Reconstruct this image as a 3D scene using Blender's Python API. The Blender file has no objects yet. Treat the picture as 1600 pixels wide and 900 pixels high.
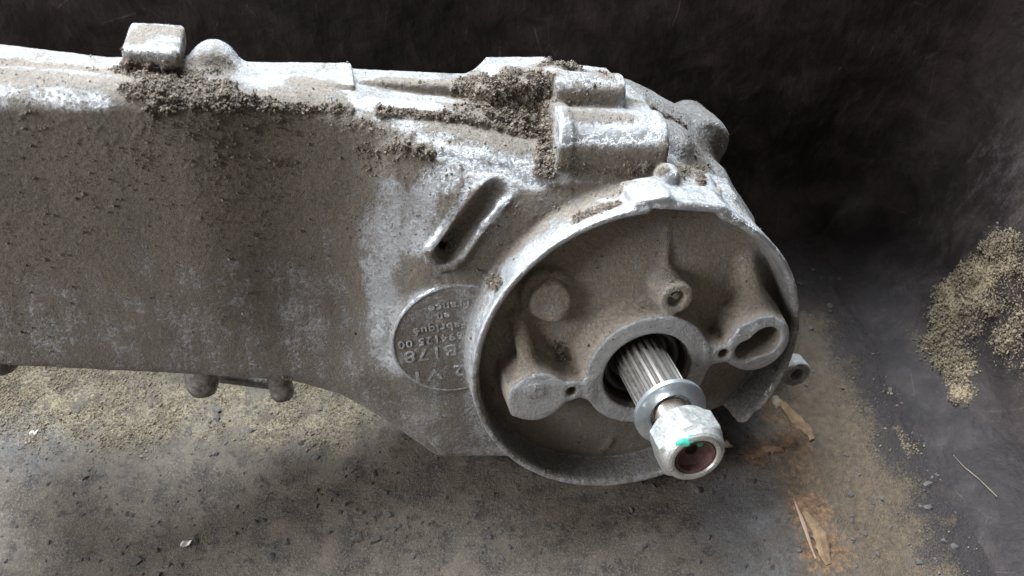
import bpy, bmesh, math, random
import numpy as np
from mathutils import Matrix, Vector
random.seed(4); rng = np.random.default_rng(11)
SC = bpy.context.scene; COL = SC.collection
R = math.radians
# ---------------------------------------------------------------- camera, world, light, exposure
PITCH = 50.0; CAMZ = 34.2            # degrees below the horizon, cm above the floor
F = 1386.0                           # focal length in pixels of the 1600 px wide photograph
cam = bpy.data.cameras.new('camera'); camo = bpy.data.objects.new('camera', cam); COL.objects.link(camo)
cam.sensor_width = 36; cam.lens = F/1600*36; cam.clip_start = .01; cam.clip_end = 50
camo.location = (0, 0, CAMZ*.01); camo.rotation_euler = (R(90-PITCH), 0, 0)
cam.dof.use_dof = True; cam.dof.focus_distance = .33; cam.dof.aperture_fstop = 14
SC.camera = camo
w = bpy.data.worlds.new('World'); SC.world = w; w.use_nodes = True
bg = w.node_tree.nodes['Background']; bg.inputs[0].default_value = (1, .93, .86, 1); bg.inputs[1].default_value = .27
SC.view_settings.view_transform = 'Standard'; SC.view_settings.look = 'None'
SC.view_settings.exposure = 0; SC.view_settings.gamma = 1
def area(name, loc, target, sx, sy, power, color):
    l = bpy.data.lights.new(name, 'AREA'); l.shape = 'RECTANGLE'; l.size = sx; l.size_y = sy; l.energy = power; l.color = color
    o = bpy.data.objects.new(name, l); COL.objects.link(o); o.location = loc
    o.rotation_euler = (Vector(target)-Vector(loc)).to_track_quat('-Z', 'Y').to_euler(); return o
area('window_light', (-.42, .95, 1.45), (0, .22, .06), 1.0, .70, 175, (.80, .90, 1))
area('side_window_light', (-1.35, -.30, .85), (0, .22, .05), .7, .7, 40, (.92, .95, 1))
# ---------------------------------------------------------------- frames (cm)
sp, cp = math.sin(R(PITCH)), math.cos(R(PITCH))
CW = np.array([[1,0,0],[0,sp,-cp],[0,cp,sp]])            # camera -> world rotation
C0 = np.array([4.79,-2.69,-33.]); N = np.array([.2093,-.5211,.8274]); N /= np.linalg.norm(N)
U = np.array([1,0,0])-N[0]*N; U /= np.linalg.norm(U); V = np.cross(N, U)
EW = CW @ np.c_[U, V, N]; EO = CW @ C0 + np.array([0,0,CAMZ])   # engine (u,v,h) -> world
UPE = EW.T @ np.array([0,0,1.])
def uv(x, y, h):                                          # photograph measurement -> point of the engine plane at height h
    r = np.array([(x-800)/F, -(y-450)/F, -1]); t = ((C0@N)+h)/(r@N); X = r*t-C0
    return np.array([X@U, X@V])
def P(x, y, h): a = uv(x, y, h); return np.array([a[0], a[1], h])
def ground(x, y, z=0.):                                   # photograph measurement -> point of the floor
    r = CW @ np.array([(x-800)/F, -(y-450)/F, -1]); t = (z-CAMZ)/r[2]; return np.array([0,0,CAMZ])+r*t
# ---------------------------------------------------------------- noise
def _h(ix, iy, iz, s):
    n = (ix*374761393 + iy*668265263 + iz*2147483647 + s*974711) & 0xffffffff
    n = ((n ^ (n >> 13))*1274126177) & 0xffffffff
    return ((n ^ (n >> 16)) & 0xffff)/65535.0
def vnoise(p, s=0):
    i = np.floor(p).astype(np.int64); f = p-i; f = f*f*(3-2*f); r = 0
    for a in (0,1):
        for b in (0,1):
            for c in (0,1):
                wgt = (f[:,0] if a else 1-f[:,0])*(f[:,1] if b else 1-f[:,1])*(f[:,2] if c else 1-f[:,2])
                r = r + wgt*_h(i[:,0]+a, i[:,1]+b, i[:,2]+c, s)
    return r
def fbm(p, o=4, s=0):
    r = 0; a = .5; t = 0
    for k in range(o): r = r + a*vnoise(p*(2.03**k)+k*7.3, s+k); t += a; a *= .5
    return r/t
def sstep(a, b, x): t = np.clip((x-a)/(b-a), 0, 1); return t*t*(3-2*t)
# ---------------------------------------------------------------- distance field of the cast casing, in engine coordinates (cm)
VS = 0.055
LO = np.array([-25.5, -8.6, -8.4]); HI = np.array([8.6, 13.4, 1.1])
NG = np.ceil((HI-LO)/VS).astype(int)
gx = (LO[0]+VS*np.arange(NG[0])).astype(np.float32); gy = (LO[1]+VS*np.arange(NG[1])).astype(np.float32); gz = (LO[2]+VS*np.arange(NG[2])).astype(np.float32)
D = np.full(NG, 9., np.float32); ID = np.zeros(NG, np.uint8)
PARTS = ['transmission_casing']
def pid(name):
    if name not in PARTS: PARTS.append(name)
    return PARTS.index(name)
def block(lo, hi, m):
    s = []
    for k, g in enumerate((gx, gy, gz)):
        a = int(np.searchsorted(g, lo[k]-m)); b = int(np.searchsorted(g, hi[k]+m)); s.append(slice(max(a,0), max(b,1)))
    return tuple(s)
def coords(s): return gx[s[0]][:,None,None], gy[s[1]][None,:,None], gz[s[2]][None,None,:]
def union(s, d, k, name):
    A = D[s]; I = ID[s]
    if name is not None: I[d < A] = pid(name)
    if k > 0:
        h = np.maximum(k-np.abs(A-d), 0)/k; A[...] = np.minimum(A, d)-h*h*k*.25
    else: A[...] = np.minimum(A, d)
def cut(s, d, k):
    A = D[s]; d = -d
    if k > 0:
        h = np.maximum(k-np.abs(A-d), 0)/k; A[...] = np.maximum(A, d)+h*h*k*.25
    else: A[...] = np.maximum(A, d)
def poly2(X, Y, pts):
    d = np.full(np.broadcast(X, Y).shape, 1e9, np.float32); sgn = np.ones_like(d); n = len(pts)
    for i in range(n):
        a = pts[i]; b = pts[i-1]; e = b-a; wx = X-a[0]; wy = Y-a[1]
        t = np.clip((wx*e[0]+wy*e[1])/(e@e), 0, 1); d = np.minimum(d, (wx-e[0]*t)**2+(wy-e[1]*t)**2)
        c1 = (Y >= a[1]); c2 = (Y < b[1]); c3 = (e[0]*wy > e[1]*wx)
        f = (c1 & c2 & c3) | (~c1 & ~c2 & ~c3); sgn = np.where(f, -sgn, sgn)
    return sgn*np.sqrt(d)
def prism(pts, h0, h1, r=.2, k=.3, name='transmission_casing', op=union, m=None):
    pts = np.array(pts, float)[:, :2]; m = (k+.3) if m is None else m
    lo = np.r_[pts.min(0), h0]; hi = np.r_[pts.max(0), h1]; s = block(lo, hi, m)
    X, Y, Z = coords(s); d2 = poly2(X[:,:,0], Y[:,:,0], pts)[:,:,None]+r
    dh = np.abs(Z-(h0+h1)/2)-(h1-h0)/2+r
    d = np.minimum(np.maximum(d2, dh), 0)+np.sqrt(np.maximum(d2,0)**2+np.maximum(dh,0)**2)-r
    op(s, d, k, name) if op is union else op(s, d, k)
def ring2(c, R0, h0, h1, r=.1, k=.1, name='transmission_casing', op=union, R1=None):
    """round boss along the axle direction; R1 = other radius at h0 (a cone)"""
    R1 = R0 if R1 is None else R1; m = k+.3; Rm = max(R0, R1)
    s = block((c[0]-Rm, c[1]-Rm, h0), (c[0]+Rm, c[1]+Rm, h1), m); X, Y, Z = coords(s)
    rad = np.sqrt((X-c[0])**2+(Y-c[1])**2); RR = R1+(R0-R1)*np.clip((Z-h0)/(h1-h0), 0, 1)
    d2 = rad-RR+r; dh = np.abs(Z-(h0+h1)/2)-(h1-h0)/2+r
    d = np.minimum(np.maximum(d2, dh), 0)+np.sqrt(np.maximum(d2,0)**2+np.maximum(dh,0)**2)-r
    op(s, d, k, name) if op is union else op(s, d, k)
def capsule(a, b, ra, rb=None, k=.2, name='transmission_casing', op=union):
    a = np.array(a, float); b = np.array(b, float); rb = ra if rb is None else rb; e = b-a; m = k+.3; rm = max(ra, rb)
    s = block(np.minimum(a,b)-rm, np.maximum(a,b)+rm, m); X, Y, Z = coords(s)
    t = np.clip(((X-a[0])*e[0]+(Y-a[1])*e[1]+(Z-a[2])*e[2])/(e@e+1e-9), 0, 1)
    d = np.sqrt((X-a[0]-e[0]*t)**2+(Y-a[1]-e[1]*t)**2+(Z-a[2]-e[2]*t)**2)-(ra+(rb-ra)*t)
    op(s, d, k, name) if op is union else op(s, d, k)
def obox(c, ax, hs, r=.1, k=.2, name='transmission_casing', op=union):
    """box with its own axes (rows of ax) and half sizes hs"""
    c = np.array(c, float); ax = np.array(ax, float); ax = ax/np.linalg.norm(ax, axis=1)[:,None]; ext = np.abs(ax).T @ np.array(hs)
    s = block(c-ext, c+ext, k+.3); X, Y, Z = coords(s); X = X-c[0]; Y = Y-c[1]; Z = Z-c[2]; q = []
    for i in range(3): q.append(np.abs(X*ax[i][0]+Y*ax[i][1]+Z*ax[i][2])-hs[i]+r)
    d = np.minimum(np.maximum(np.maximum(q[0], q[1]), q[2]), 0)+np.sqrt(sum(np.maximum(a,0)**2 for a in q))-r
    op(s, d, k, name) if op is union else op(s, d, k)
def barrel(a, b, rr, r=.15, k=.2, name='transmission_casing', drop=0.):
    """round bar from a to b with rounded flat ends, dropped straight down (-v) by drop"""
    a = np.array(a, float); b = np.array(b, float); L = np.linalg.norm(b-a); e = (b-a)/L; c = (a+b)/2
    dn = np.array([0,-1,0.]); dn -= (dn@e)*e; dn /= np.linalg.norm(dn); sd = np.cross(e, dn)
    s = block(np.minimum(a,b)-rr-drop, np.maximum(a,b)+rr, k+.3); X, Y, Z = coords(s); X = X-c[0]; Y = Y-c[1]; Z = Z-c[2]
    al = X*e[0]+Y*e[1]+Z*e[2]; p = X*dn[0]+Y*dn[1]+Z*dn[2]; q = X*sd[0]+Y*sd[1]+Z*sd[2]
    p = p-np.clip(p, 0, drop); d2 = np.sqrt(p*p+q*q)-rr+r; dh = np.abs(al)-L/2+r
    d = np.minimum(np.maximum(d2, dh), 0)+np.sqrt(np.maximum(d2,0)**2+np.maximum(dh,0)**2)-r
    union(s, d, k, name)
def PX(l, h): return [uv(x, y, h) for x, y in l]
# --- main arm of the casing (front half) and the half behind its seam
bot = [(300,597),(450,607),(530,629),(600,664),(690,716),(800,714),(930,690)]
arm = [(-26.,11.55)]+PX([(0,140),(200,140),(380,158),(520,172),(600,200),(700,240),(860,292)], -2.6)+[(1.2,5.5),(1.2,-2)]+PX(bot[::-1], -2.6)+[tuple(uv(0,583,-2.6)),(-26.,1.5)]
prism(arm, -6.4, -2.6, r=.75, k=0)
mid = PX([(440,168),(540,166),(740,172),(870,192)], -4.0)+[(1.2,6.5),(1.2,0),(-8,0),(-11,3)]
prism(mid, -6.4, -3.85, r=.22, k=1.3)
prism(PX([(560,190),(700,205),(870,240),(980,262),(980,330),(700,300),(560,230)], -3.2), -4.5, -2.95, r=.5, k=1.1)
back = [(-26.,11.75)]+PX([(0,70),(200,94),(350,99),(550,108),(740,117),(880,126)], -6.5)+[(1.5,6.5),(1.5,0),(-6,-3.4),(-13,.8),(-26,2.4)]
prism(back, -6.7, -5.3, r=.16, k=.12, name='rear_casing_half')
# crankcase end, outside the picture on the left: carries the engine on the floor
obox((-24.6,4.6,-6.2), np.eye(3), (2.2,5.0,2.2), .8, .8)
# neck that swells out to the brake side
neck = PX([(585,600),(645,660),(700,706),(800,706),(960,690)], -1.7)+[(1.5,0),(1.5,6.2)]+PX([(985,330),(870,316),(760,296),(690,290),(640,320),(605,390),(590,480)], -1.7)
prism(neck, -4.6, -1.66, r=1.5, k=2.1, name='transmission_casing')
prism(PX([(640,660),(690,713),(830,713),(900,640),(760,600)], -2.0), -4, -1.9, r=.25, k=.7)
# the shallow valley between the arm and the neck
capsule(P(488,290,1.1), P(512,560,1.1), 4.0, k=1.6, op=cut)
# sloping shoulder above
capsule(P(640,262,-3.3), P(960,310,-2.9), .85, .9, k=1.2)
# raised flange pad on the top edge
prism(PX([(372,146),(548,156),(548,190),(372,190)], -4.0), -6.1, -3.7, r=.12, k=.12, name='flange_pad')
prism(PX([(345,99),(549,100),(549,160),(345,160)], -6.5), -6.75, -4.3, r=.12, k=.12, name='flange_pad')
# seam
for a, b in [((-20,76),(175,96)),((175,96),(340,104)),((360,140),(450,146))]:
    capsule(P(*a, -5.15), P(*b, -5.15), .05, k=.06, op=cut)
# square lug and round boss on the top edge
L0 = P(232,86,-4.2); L1 = P(247,32,-6.5)
obox((L0+L1)/2+np.array([0,-.24,0]), [[1,-.12,-.02],[.12,1,.06],[0,-.06,1]], (.86,.30,1.25), .15, .1, 'casting_lug')
obox((L0+L1)/2+np.array([.15,-.8,-.6]), np.eye(3), (.5,.6,.5), .2, .35, 'casting_lug')
ring2(uv(334,106,-5.9), .78, -6.9, -5.2, r=.4, k=.45, name='round_boss')
# hump and thin flange on the right end of the top edge
prism(PX([(728,124),(760,90),(850,89),(872,112),(880,160),(740,160)], -6.6), -6.9, -4.9, r=.3, k=.35, name='top_hump')
prism(PX([(838,96),(950,108),(950,117),(838,114)], -6.7), -6.9, -5.3, r=.06, k=.15, name='thin_flange')
prism(PX([(745,132),(800,120),(880,122),(900,200),(760,190)], -4.6), -6, -4.3, r=.3, k=.6)
# hinge barrels
barrel(P(872,222,-3.3), P(1027,226,-3.3), 1.22, .22, .25, 'hinge_barrel', drop=.75)
barrel(P(858,218,-3.3), P(880,219,-3.3), 1.26, .1, .15, 'hinge_barrel', drop=.5)
barrel(P(862,140,-4.5), P(970,144,-4.5), .66, .16, .2, 'upper_barrel', drop=.35)
capsule(P(866,150,-4.6), P(866,215,-3.6), .35, k=.3, name='upper_barrel')
prism(PX([(865,120),(1010,160),(1010,300),(870,290)], -4.6), -6.5, -4.2, r=.3, k=.4)
# gearbox dome, its tube shaped ridge and the bolt boss behind
dome = PX([(900,150),(960,148),(1010,152),(1052,172),(1092,205),(1130,268),(1165,330),(1212,410),(1235,480),(1190,560),(1000,560),(880,400)], -5)
prism(dome, -8.2, -4.2, r=1.3, k=.3, name='gearbox_dome')
for a, b in [((985,200),(1045,232)),((1045,232),(1100,285)),((1100,285),(1150,350))]:
    capsule(P(*a,-4.3), P(*b,-4.2), .78, .7, k=.45, name='gearbox_dome')
capsule(P(975,152,-5.6), P(1060,190,-5.6), .3, k=.5, name='gearbox_dome')
ring2(uv(1101,226,-5.6), 1.05, -8.0, -5.5, r=.2, k=.45, name='bolt_boss')
capsule(P(1040,200,-6.4), P(1085,215,-6.4), .9, k=.5, name='bolt_boss')
# shelf and knob behind the rim
obox(P(1068,300,-2.2), [[1,-.12,0],[.1,1,0],[0,0,1]], (1.15,.35,.8), .15, .2, 'rim_shelf')
capsule(P(1041,275,-1.75), P(1043,290,-2.4), .46, k=.1, name='rim_knob')
capsule(P(345,588,-5.6), P(434,600,-6.0), .28, k=.3)
prism([(-1,4),(-1,6.4),(1.5,6.5),(4.2,5.2),(6,2.5),(6.2,-1),(3,-2.5)], -5.2, -2.2, r=.5, k=.6, name='transmission_casing')
# fuel-line slot: a raised U with a hollow between its two walls
sl0 = P(697,393,-1.72); sl1 = P(768,312,-1.80)
capsule(sl0+[0,0,-.34], sl1+[0,0,-.42], .72, .76, k=.12, name='slot_rib')
capsule(sl0+[0,0,.12], sl1+[.2,.35,.28], .48, .58, k=.1, op=cut)
arc = [P(744,294,-1.95),P(668,392,-1.62),P(672,410,-1.60),P(690,421,-1.6),P(710,417,-1.6),P(724,402,-1.6),P(758,352,-1.62),P(783,322,-1.7),P(806,302,-1.95)]
for a, b in zip(arc[:-1], arc[1:]): capsule(a+[0,0,-.07], b+[0,0,-.07], .13, k=.16, name='slot_rib')
capsule(sl0+[0,.05,.1], sl0+[0,.05,-1], .22, k=.05, op=cut)
# round cast pad that carries the lettering
EMB = np.r_[uv(713,530,-1.62), -1.62]
ring2(EMB, 2.36, -3.2, -1.60, r=.06, k=.18, name='cast_emblem')
# ---------------- brake backplate
ring2((0,0), 6.38, -3.4, -.02, r=.12, k=.16, name='drum_rim')
prism([(-1.0,5.9),(-.7,6.62),(.5,6.72),(.8,6.5),(2.6,6.1),(3.3,5.4),(2.4,4.6),(0,5)], -1.7, -.05, r=.1, k=.15, name='drum_rim')
# dish, hollowed out of the solid round
s = block((-6.2,-6.2,-2), (6.2,6.2,1), .5); X, Y, Z = coords(s)
rad = np.sqrt(X*X+Y*Y); fl = -1.40+.7*sstep(5.9, 2.2, rad)          # height of the dish floor
wallr = 6.02+.05*(Z+1); d = np.maximum(rad-wallr, fl-Z)
A = D[s]; ins = (rad < 5.95)&(Z < fl+.2); ID[s][ins] = pid('drum_backplate')
A2 = -d; k = .25; hh = np.maximum(k-np.abs(A-A2), 0)/k; A[...] = np.maximum(A, A2)+hh*hh*k*.25
prism([(-.22,5.5),(-.1,6.28),(2.35,5.86),(2.6,5.2),(1,5)], -1.3, .4, r=.08, k=.1, op=cut)
# hub, anchor bosses, pins
HF = .5
ring2((.12,-.18), 2.42, -2.2, HF, r=.07, k=.25, name='hub_ring', R1=2.65)
bl = uv(840,622,HF); br = uv(1186,538,HF); hl = uv(893,612,HF); hr = uv(1131,553,HF)
ring2(bl, 1.08, -2, HF, r=.07, k=.2, name='anchor_boss', R1=1.25)
ring2(br, 1.24, -2, HF, r=.07, k=.2, name='anchor_boss', R1=1.6)
prism([bl+[0,.75],hl+[.4,.45],hl+[.9,.6],hl+[.9,-.6],hl+[.2,-.42],bl+[.2,-.85],bl+[-.95,-.75],bl+[-1.1,.6]], -2, HF-.02, r=.15, k=.2, name='anchor_boss')
prism([hr+[-.8,.6],hr+[0,.42],br+[-.9,.7],br+[.9,.9],br+[1.15,-.1],br+[-.5,-1.0],hr+[0,-.42],hr+[-.8,-.7]], -2, HF-.03, r=.15, k=.2, name='anchor_boss')
for c in (hl, hr): ring2(c, .42, -1.5, HF-.01, r=.05, k=.12, name='anchor_boss')
for c in (hl, hr): pass
# cone skirt and gusset
capsule(np.r_[br+[.0,.45], -.55], np.r_[uv(1168,412,-1.3), -1.35], .92, .3, k=.5, name='drum_backplate')
capsule(np.r_[bl+[-.1,.4], HF-.35], np.r_[uv(811,500,-1.), -1.15], .36, .3, k=.35, name='anchor_boss')
p1 = uv(862,474,-.45); ring2(p1, .78, -2, -.45, r=.16, k=.3, name='worn_pad'); capsule(np.r_[p1+[.25,-.5],-.9], np.r_[p1+[.25,-.5],-.75], .42, k=.3, name='worn_pad')
ring2(p1+[-.05,.1], .98, -2, -.85, r=.16, k=.3, name='drum_backplate')
p2 = uv(1058,468,.42); ring2(p2, .62, -1.6, .42, r=.07, k=.22, name='spring_post'); ring2(p2, .32, .12, 1, r=.03, k=.04, op=cut)
capsule(np.r_[p2+[0,.6],-.9], np.r_[p2+[.05,2.2],-1.45], .13, .08, k=.22, name='drum_backplate')
a = uv(955,690,-1.2); b = uv(930,722,-1.5); capsule(np.r_[a,-1.35], np.r_[b,-1.6], .12, .06, k=.2, name='drum_backplate')
for c in (hl, hr): ring2(c, .2, -1.0, 1.4, r=.02, k=.04, op=cut)
q1 = br+[.20,.10]; q2 = br+[-.45,-.22]
ring2(q1, .66, -1.2, 1.6, r=.02, k=.05, op=cut); ring2(q2, .44, -1.2, 1.6, r=.02, k=.18, op=cut); prism([q1+[-.2,.35],q1+[.1,-.62],q2+[.1,-.44],q2+[.05,.3]], -1.2, 1.6, r=.05, k=.1, op=cut)
# missing corner of the dish at the lower right
prism([(5.75,-3.15),(5.2,-3.5),(4.9,-3.95),(4.0,-4.3),(3.2,-5.2),(3.0,-8.5),(8.5,-8.5),(8.5,-4.4)], -8.5, 1.5, r=.1, k=.15, op=cut)
# bore of the hub
HB = np.array([.12,-.22])
ring2(HB, 1.7, -1.6, 2, r=.02, k=.07, op=cut); ring2(HB, 1.25, -5, 0, r=.02, k=.05, op=cut)
# ears
e1 = uv(1241,580,-1.6); e2 = uv(977,756,-1.6)
for e, q in ((e1, .62),(e2, .56)):
    capsule(np.r_[e*.93,-1.7], np.r_[e*.93,-1.71], .3, k=.05, name='mounting_ear')
    ring2(e, q, -2.1, -1.35, r=.08, k=.15, name='mounting_ear'); prism([e*.86+[-.5,.2],e+[-.2,.55],e+[.3,-.5],e*.86+[.4,-.5]], -2.1, -1.4, r=.08, k=.15, name='mounting_ear')
    ring2(e, .28, -3, 1, r=.02, k=.03, op=cut)
# ---------------------------------------------------------------- surface extraction
def surface():
    S = D < 0; nx, ny, nz = NG-1
    cnt = np.zeros((nx,ny,nz), np.uint8)
    for a in (0,1):
        for b in (0,1):
            for c in (0,1): cnt += S[a:a+nx, b:b+ny, c:c+nz]
    act = (cnt > 0)&(cnt < 8); I = np.argwhere(act); idx = np.full((nx,ny,nz), -1, np.int32); idx[act] = np.arange(len(I))
    cv = {(a,b,c): D[I[:,0]+a, I[:,1]+b, I[:,2]+c] for a in (0,1) for b in (0,1) for c in (0,1)}
    sm = np.zeros((len(I),3)); n = np.zeros(len(I))
    for (a,b,c), v0 in cv.items():
        for k in range(3):
            o = [a,b,c]
            if o[k] == 1: continue
            o2 = list(o); o2[k] = 1; v1 = cv[tuple(o2)]; m = (v0 < 0) != (v1 < 0)
            t = np.where(m, v0/(v0-v1+1e-12), 0)
            for j in range(3): sm[:,j] += np.where(m, t if j == k else o[j], 0)
            n += m
    vert = LO+VS*(I+sm/n[:,None]); fs = []; lab = ID[I[:,0], I[:,1], I[:,2]]
    for k in range(3):
        sl0 = [slice(None)]*3; sl1 = [slice(None)]*3; sl0[k] = slice(0,-1); sl1[k] = slice(1,None)
        cr = S[tuple(sl0)] != S[tuple(sl1)]; E = np.argwhere(cr); o1, o2 = (k+1)%3, (k+2)%3
        E = E[(E[:,o1] > 0)&(E[:,o2] > 0)&(E[:,o1] < NG[o1]-1)&(E[:,o2] < NG[o2]-1)]
        q = []
        for a, b in ((1,1),(0,1),(0,0),(1,0)):
            e = E.copy(); e[:,o1] -= a; e[:,o2] -= b; q.append(idx[e[:,0],e[:,1],e[:,2]])
        q = np.stack(q, 1); ins = S[E[:,0],E[:,1],E[:,2]]; q[~ins] = q[~ins][:, ::-1]; fs.append(q)
    return vert, np.concatenate(fs), lab
VERT, QUAD, LAB = surface()
del D
def vnormals(v, q):
    a = v[q[:,2]]-v[q[:,0]]; b = v[q[:,3]]-v[q[:,1]]; fn = np.cross(a, b); r = np.zeros_like(v)
    for j in range(4):
        for c in range(3): r[:,c] += np.bincount(q[:,j], fn[:,c], len(v))
    return r/(np.linalg.norm(r, axis=1)[:,None]+1e-12)
def relax(v, q, it, lam):
    e = np.concatenate([q[:,[0,1]],q[:,[1,2]],q[:,[2,3]],q[:,[3,0]]]); cn = np.bincount(e[:,0], minlength=len(v)).astype(float)[:,None]
    for _ in range(it):
        s = np.stack([np.bincount(e[:,0], v[e[:,1],c], len(v)) for c in range(3)], 1); v = v+lam*(s/np.maximum(cn,1)-v)
    return v
VERT = relax(VERT, QUAD, 2, .45)
def relax_local(v, q, mask, it, lam=.5):
    qq = q[mask[q].any(1)]; us, inv = np.unique(qq, return_inverse=True); inv = inv.reshape(qq.shape); w_ = mask[us].astype(float)[:,None]
    e = np.concatenate([inv[:,[0,1]],inv[:,[1,2]],inv[:,[2,3]],inv[:,[3,0]]]); n = len(us); cn = np.maximum(np.bincount(e[:,0], minlength=n), 1).astype(float)[:,None]; x = v[us].copy()
    for _ in range(it):
        t_ = np.stack([np.bincount(e[:,0], x[e[:,1],c], n) for c in range(3)], 1)/cn; x = x+lam*w_*(t_-x)
    v[us] = x; return v
def near(c, a, b): return c
_n = vnormals(VERT, QUAD)
mk = (VERT[:,0] > -13)&(VERT[:,0] < -1.2)&(VERT[:,1] > -4.5)&(VERT[:,1] < 8.6)&(VERT[:,2] > -4.0)&(np.hypot(VERT[:,0],VERT[:,1]) > 6.75)&(LAB == 0)
mk &= (np.hypot(VERT[:,0]-EMB[0],VERT[:,1]-EMB[1]) > 2.6)
sm_ = sl1-sl0; tt = np.clip(((VERT-sl0)@sm_)/(sm_@sm_),0,1.1); mk &= np.linalg.norm((VERT-sl0-tt[:,None]*sm_)[:,:2], axis=1) > .95
mk &= ~((VERT[:,0] > -2.9)&(VERT[:,1] > 6.2))
VERT = relax_local(VERT, QUAD, mk, 110, .6)
NRM = vnormals(VERT, QUAD)
# ---------------------------------------------------------------- dirt: brush strokes set on the surface (photo x, y, radius cm, clods, dust)
camE = (np.array([0,0,CAMZ])-EO) @ EW                        # camera in engine coordinates
def proj(v):
    X = v[:,:1]*U+v[:,1:2]*V+v[:,2:3]*N+C0; return np.c_[800-F*X[:,0]/X[:,2], 450+F*X[:,1]/X[:,2]], -X[:,2]
PXY, DEP = proj(VERT)
facing = ((camE-VERT)*NRM).sum(1) > 0
def pick(x, y):
    d = np.hypot(PXY[:,0]-x, PXY[:,1]-y); m = facing & (d < 6)
    if not m.any(): return None
    i = np.where(m)[0]; return VERT[i[np.argmin(DEP[i])]]
strokes = [ # polyline in the photograph, radius in cm, clods, dust (bare metal and sheen strokes follow)
 ([(190,104),(225,116),(262,118)],.45,.9,1), ([(225,135),(290,128),(350,132)],.6,1,1), ([(290,112),(335,108)],.45,.7,1), ([(240,160),(300,158),(370,155),(420,158)],.5,.8,1), ([(250,190),(340,190),(420,180)],.6,.42,1),
 ([(220,205),(330,215),(450,205)],.9,.45,1), ([(430,190),(560,200),(640,225)],.5,.45,.9), ([(60,200),(200,240),(420,260)],1.3,.36,.8), ([(400,160),(470,166),(548,170)],.24,.75,1), ([(360,138),(460,142),(530,146)],.3,.2,.8), ([(470,120),(500,130)],.45,.15,.9),
 ([(725,122),(760,125),(800,118)],.4,.9,1), ([(725,140),(770,150),(800,165)],.5,1,1), ([(800,130),(830,150),(850,128)],.5,1,1), ([(780,175),(830,180),(850,200)],.5,1,1), ([(850,150),(848,200),(856,262)],.42,1,1),
 ([(600,170),(680,176),(740,184),(790,196),(840,205)],.26,.95,1), ([(740,150),(720,165),(700,160)],.4,.45,1), ([(600,120),(650,128),(720,128)],.3,.25,.85),
 ([(845,98),(900,102),(948,110)],.3,.75,1), ([(880,150),(925,148),(962,152)],.42,.34,1), ([(790,108),(830,112)],.4,.6,1),
 ([(700,200),(760,212),(830,228),(858,245)],.6,.3,.95), ([(600,195),(680,205)],.3,.25,.7),
 ([(560,240),(620,240),(668,238)],.42,.62,1), ([(560,270),(600,262),(640,268)],.4,.4,.95), ([(520,300),(560,300)],.8,.3,.9),
 ([(895,342),(925,326),(962,314)],.22,1,1), ([(870,300),(930,298),(960,296)],.3,.4,.95), ([(820,330),(870,320),(900,320)],.5,.3,.9), ([(800,370),(830,350)],.6,.25,.9), ([(775,442),(766,432)],.3,1,1), ([(740,420),(770,400)],.5,.3,.9), ([(660,430),(620,440),(640,420)],.5,.2,.9), ([(620,480),(600,540)],.5,.1,.7),
 ([(697,388),(745,315)],.35,.45,1), ([(697,385),(702,376)],.22,.9,1),
 ([(880,250),(950,255),(1020,250)],.5,.3,.95), ([(880,264),(950,270),(1010,268)],.35,.5,1), ([(900,178),(985,180)],.3,.35,.9),
 ([(1045,240),(1080,262),(1105,255)],.35,.45,1), ([(1095,272),(1098,284)],.2,.95,1), ([(1030,258),(1034,262)],.2,.5,1), ([(1090,230),(1120,230)],.4,.2,.7), ([(985,150),(1050,178),(1075,192)],.12,.6,.9),
 ([(0,112),(80,118),(180,128)],.55,.3,.85), ([(0,92),(100,98),(180,108)],.2,.4,.9), ([(212,60),(240,40),(280,45)],.35,.15,.8), ([(205,95),(270,102)],.15,.3,.8),
 ([(865,545),(872,552),(880,560)],.35,.8,1), ([(1112,512),(1118,520)],.22,.9,1), ([(1165,420),(1160,470)],.3,.25,.9), ([(840,450),(890,448)],.3,.2,.9),([(985,470),(1020,480)],.3,.2,.9), ([(1035,435),(1075,450)],.3,.25,.7),
]
wipes_and_sheen = [([(0,150),(60,152),(160,162)],.35,.8), ([(570,155),(640,160),(720,165)],.32,.9), ([(640,215),(720,240),(800,262),(860,270)],.55,.9), ([(560,182),(640,195)],.3,.6), ([(690,280),(650,330),(640,380)],.6,.75), ([(600,300),(592,430),(606,560)],.6,.8), ([(985,165),(1060,215)],.5,.7), ([(1110,275),(1150,330)],.45,.7), ([(672,390),(700,345),(740,290)],.16,.9), ([(725,405),(760,350),(800,305)],.14,.7),  # bare metal; along the bend, thinner dust paints in the blue sheen
 ([(755,560),(758,500),(790,430),(850,375),(940,335),(985,330)],.5,.95), ([(985,296),(1010,305),(1060,320),(1110,325),(1180,370),(1230,430)],.4,.95), ([(875,205),(950,200),(1015,205)],.42,.95), ([(870,128),(960,128)],.25,.7), ([(765,100),(780,120)],.35,.9), ([(205,78),(255,88)],.4,.8), ([(390,120),(540,108)],.3,.5), ([(480,520),(500,400)],.6,.15),
 ([(1060,290),(1095,292)],.25,.9), ([(1040,275),(1042,280)],.3,.5), ([(1130,200),(1142,240)],.35,.4), ([(1180,350),(1190,370)],.3,.6)]
clod = np.zeros(len(VERT)); dust = np.zeros(len(VERT)); wipe_sheen = np.zeros(len(VERT))
warp = (fbm(VERT*1.7,3,61)-.5)*1.0+(fbm(VERT*5,2,62)-.5)*.5
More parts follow.
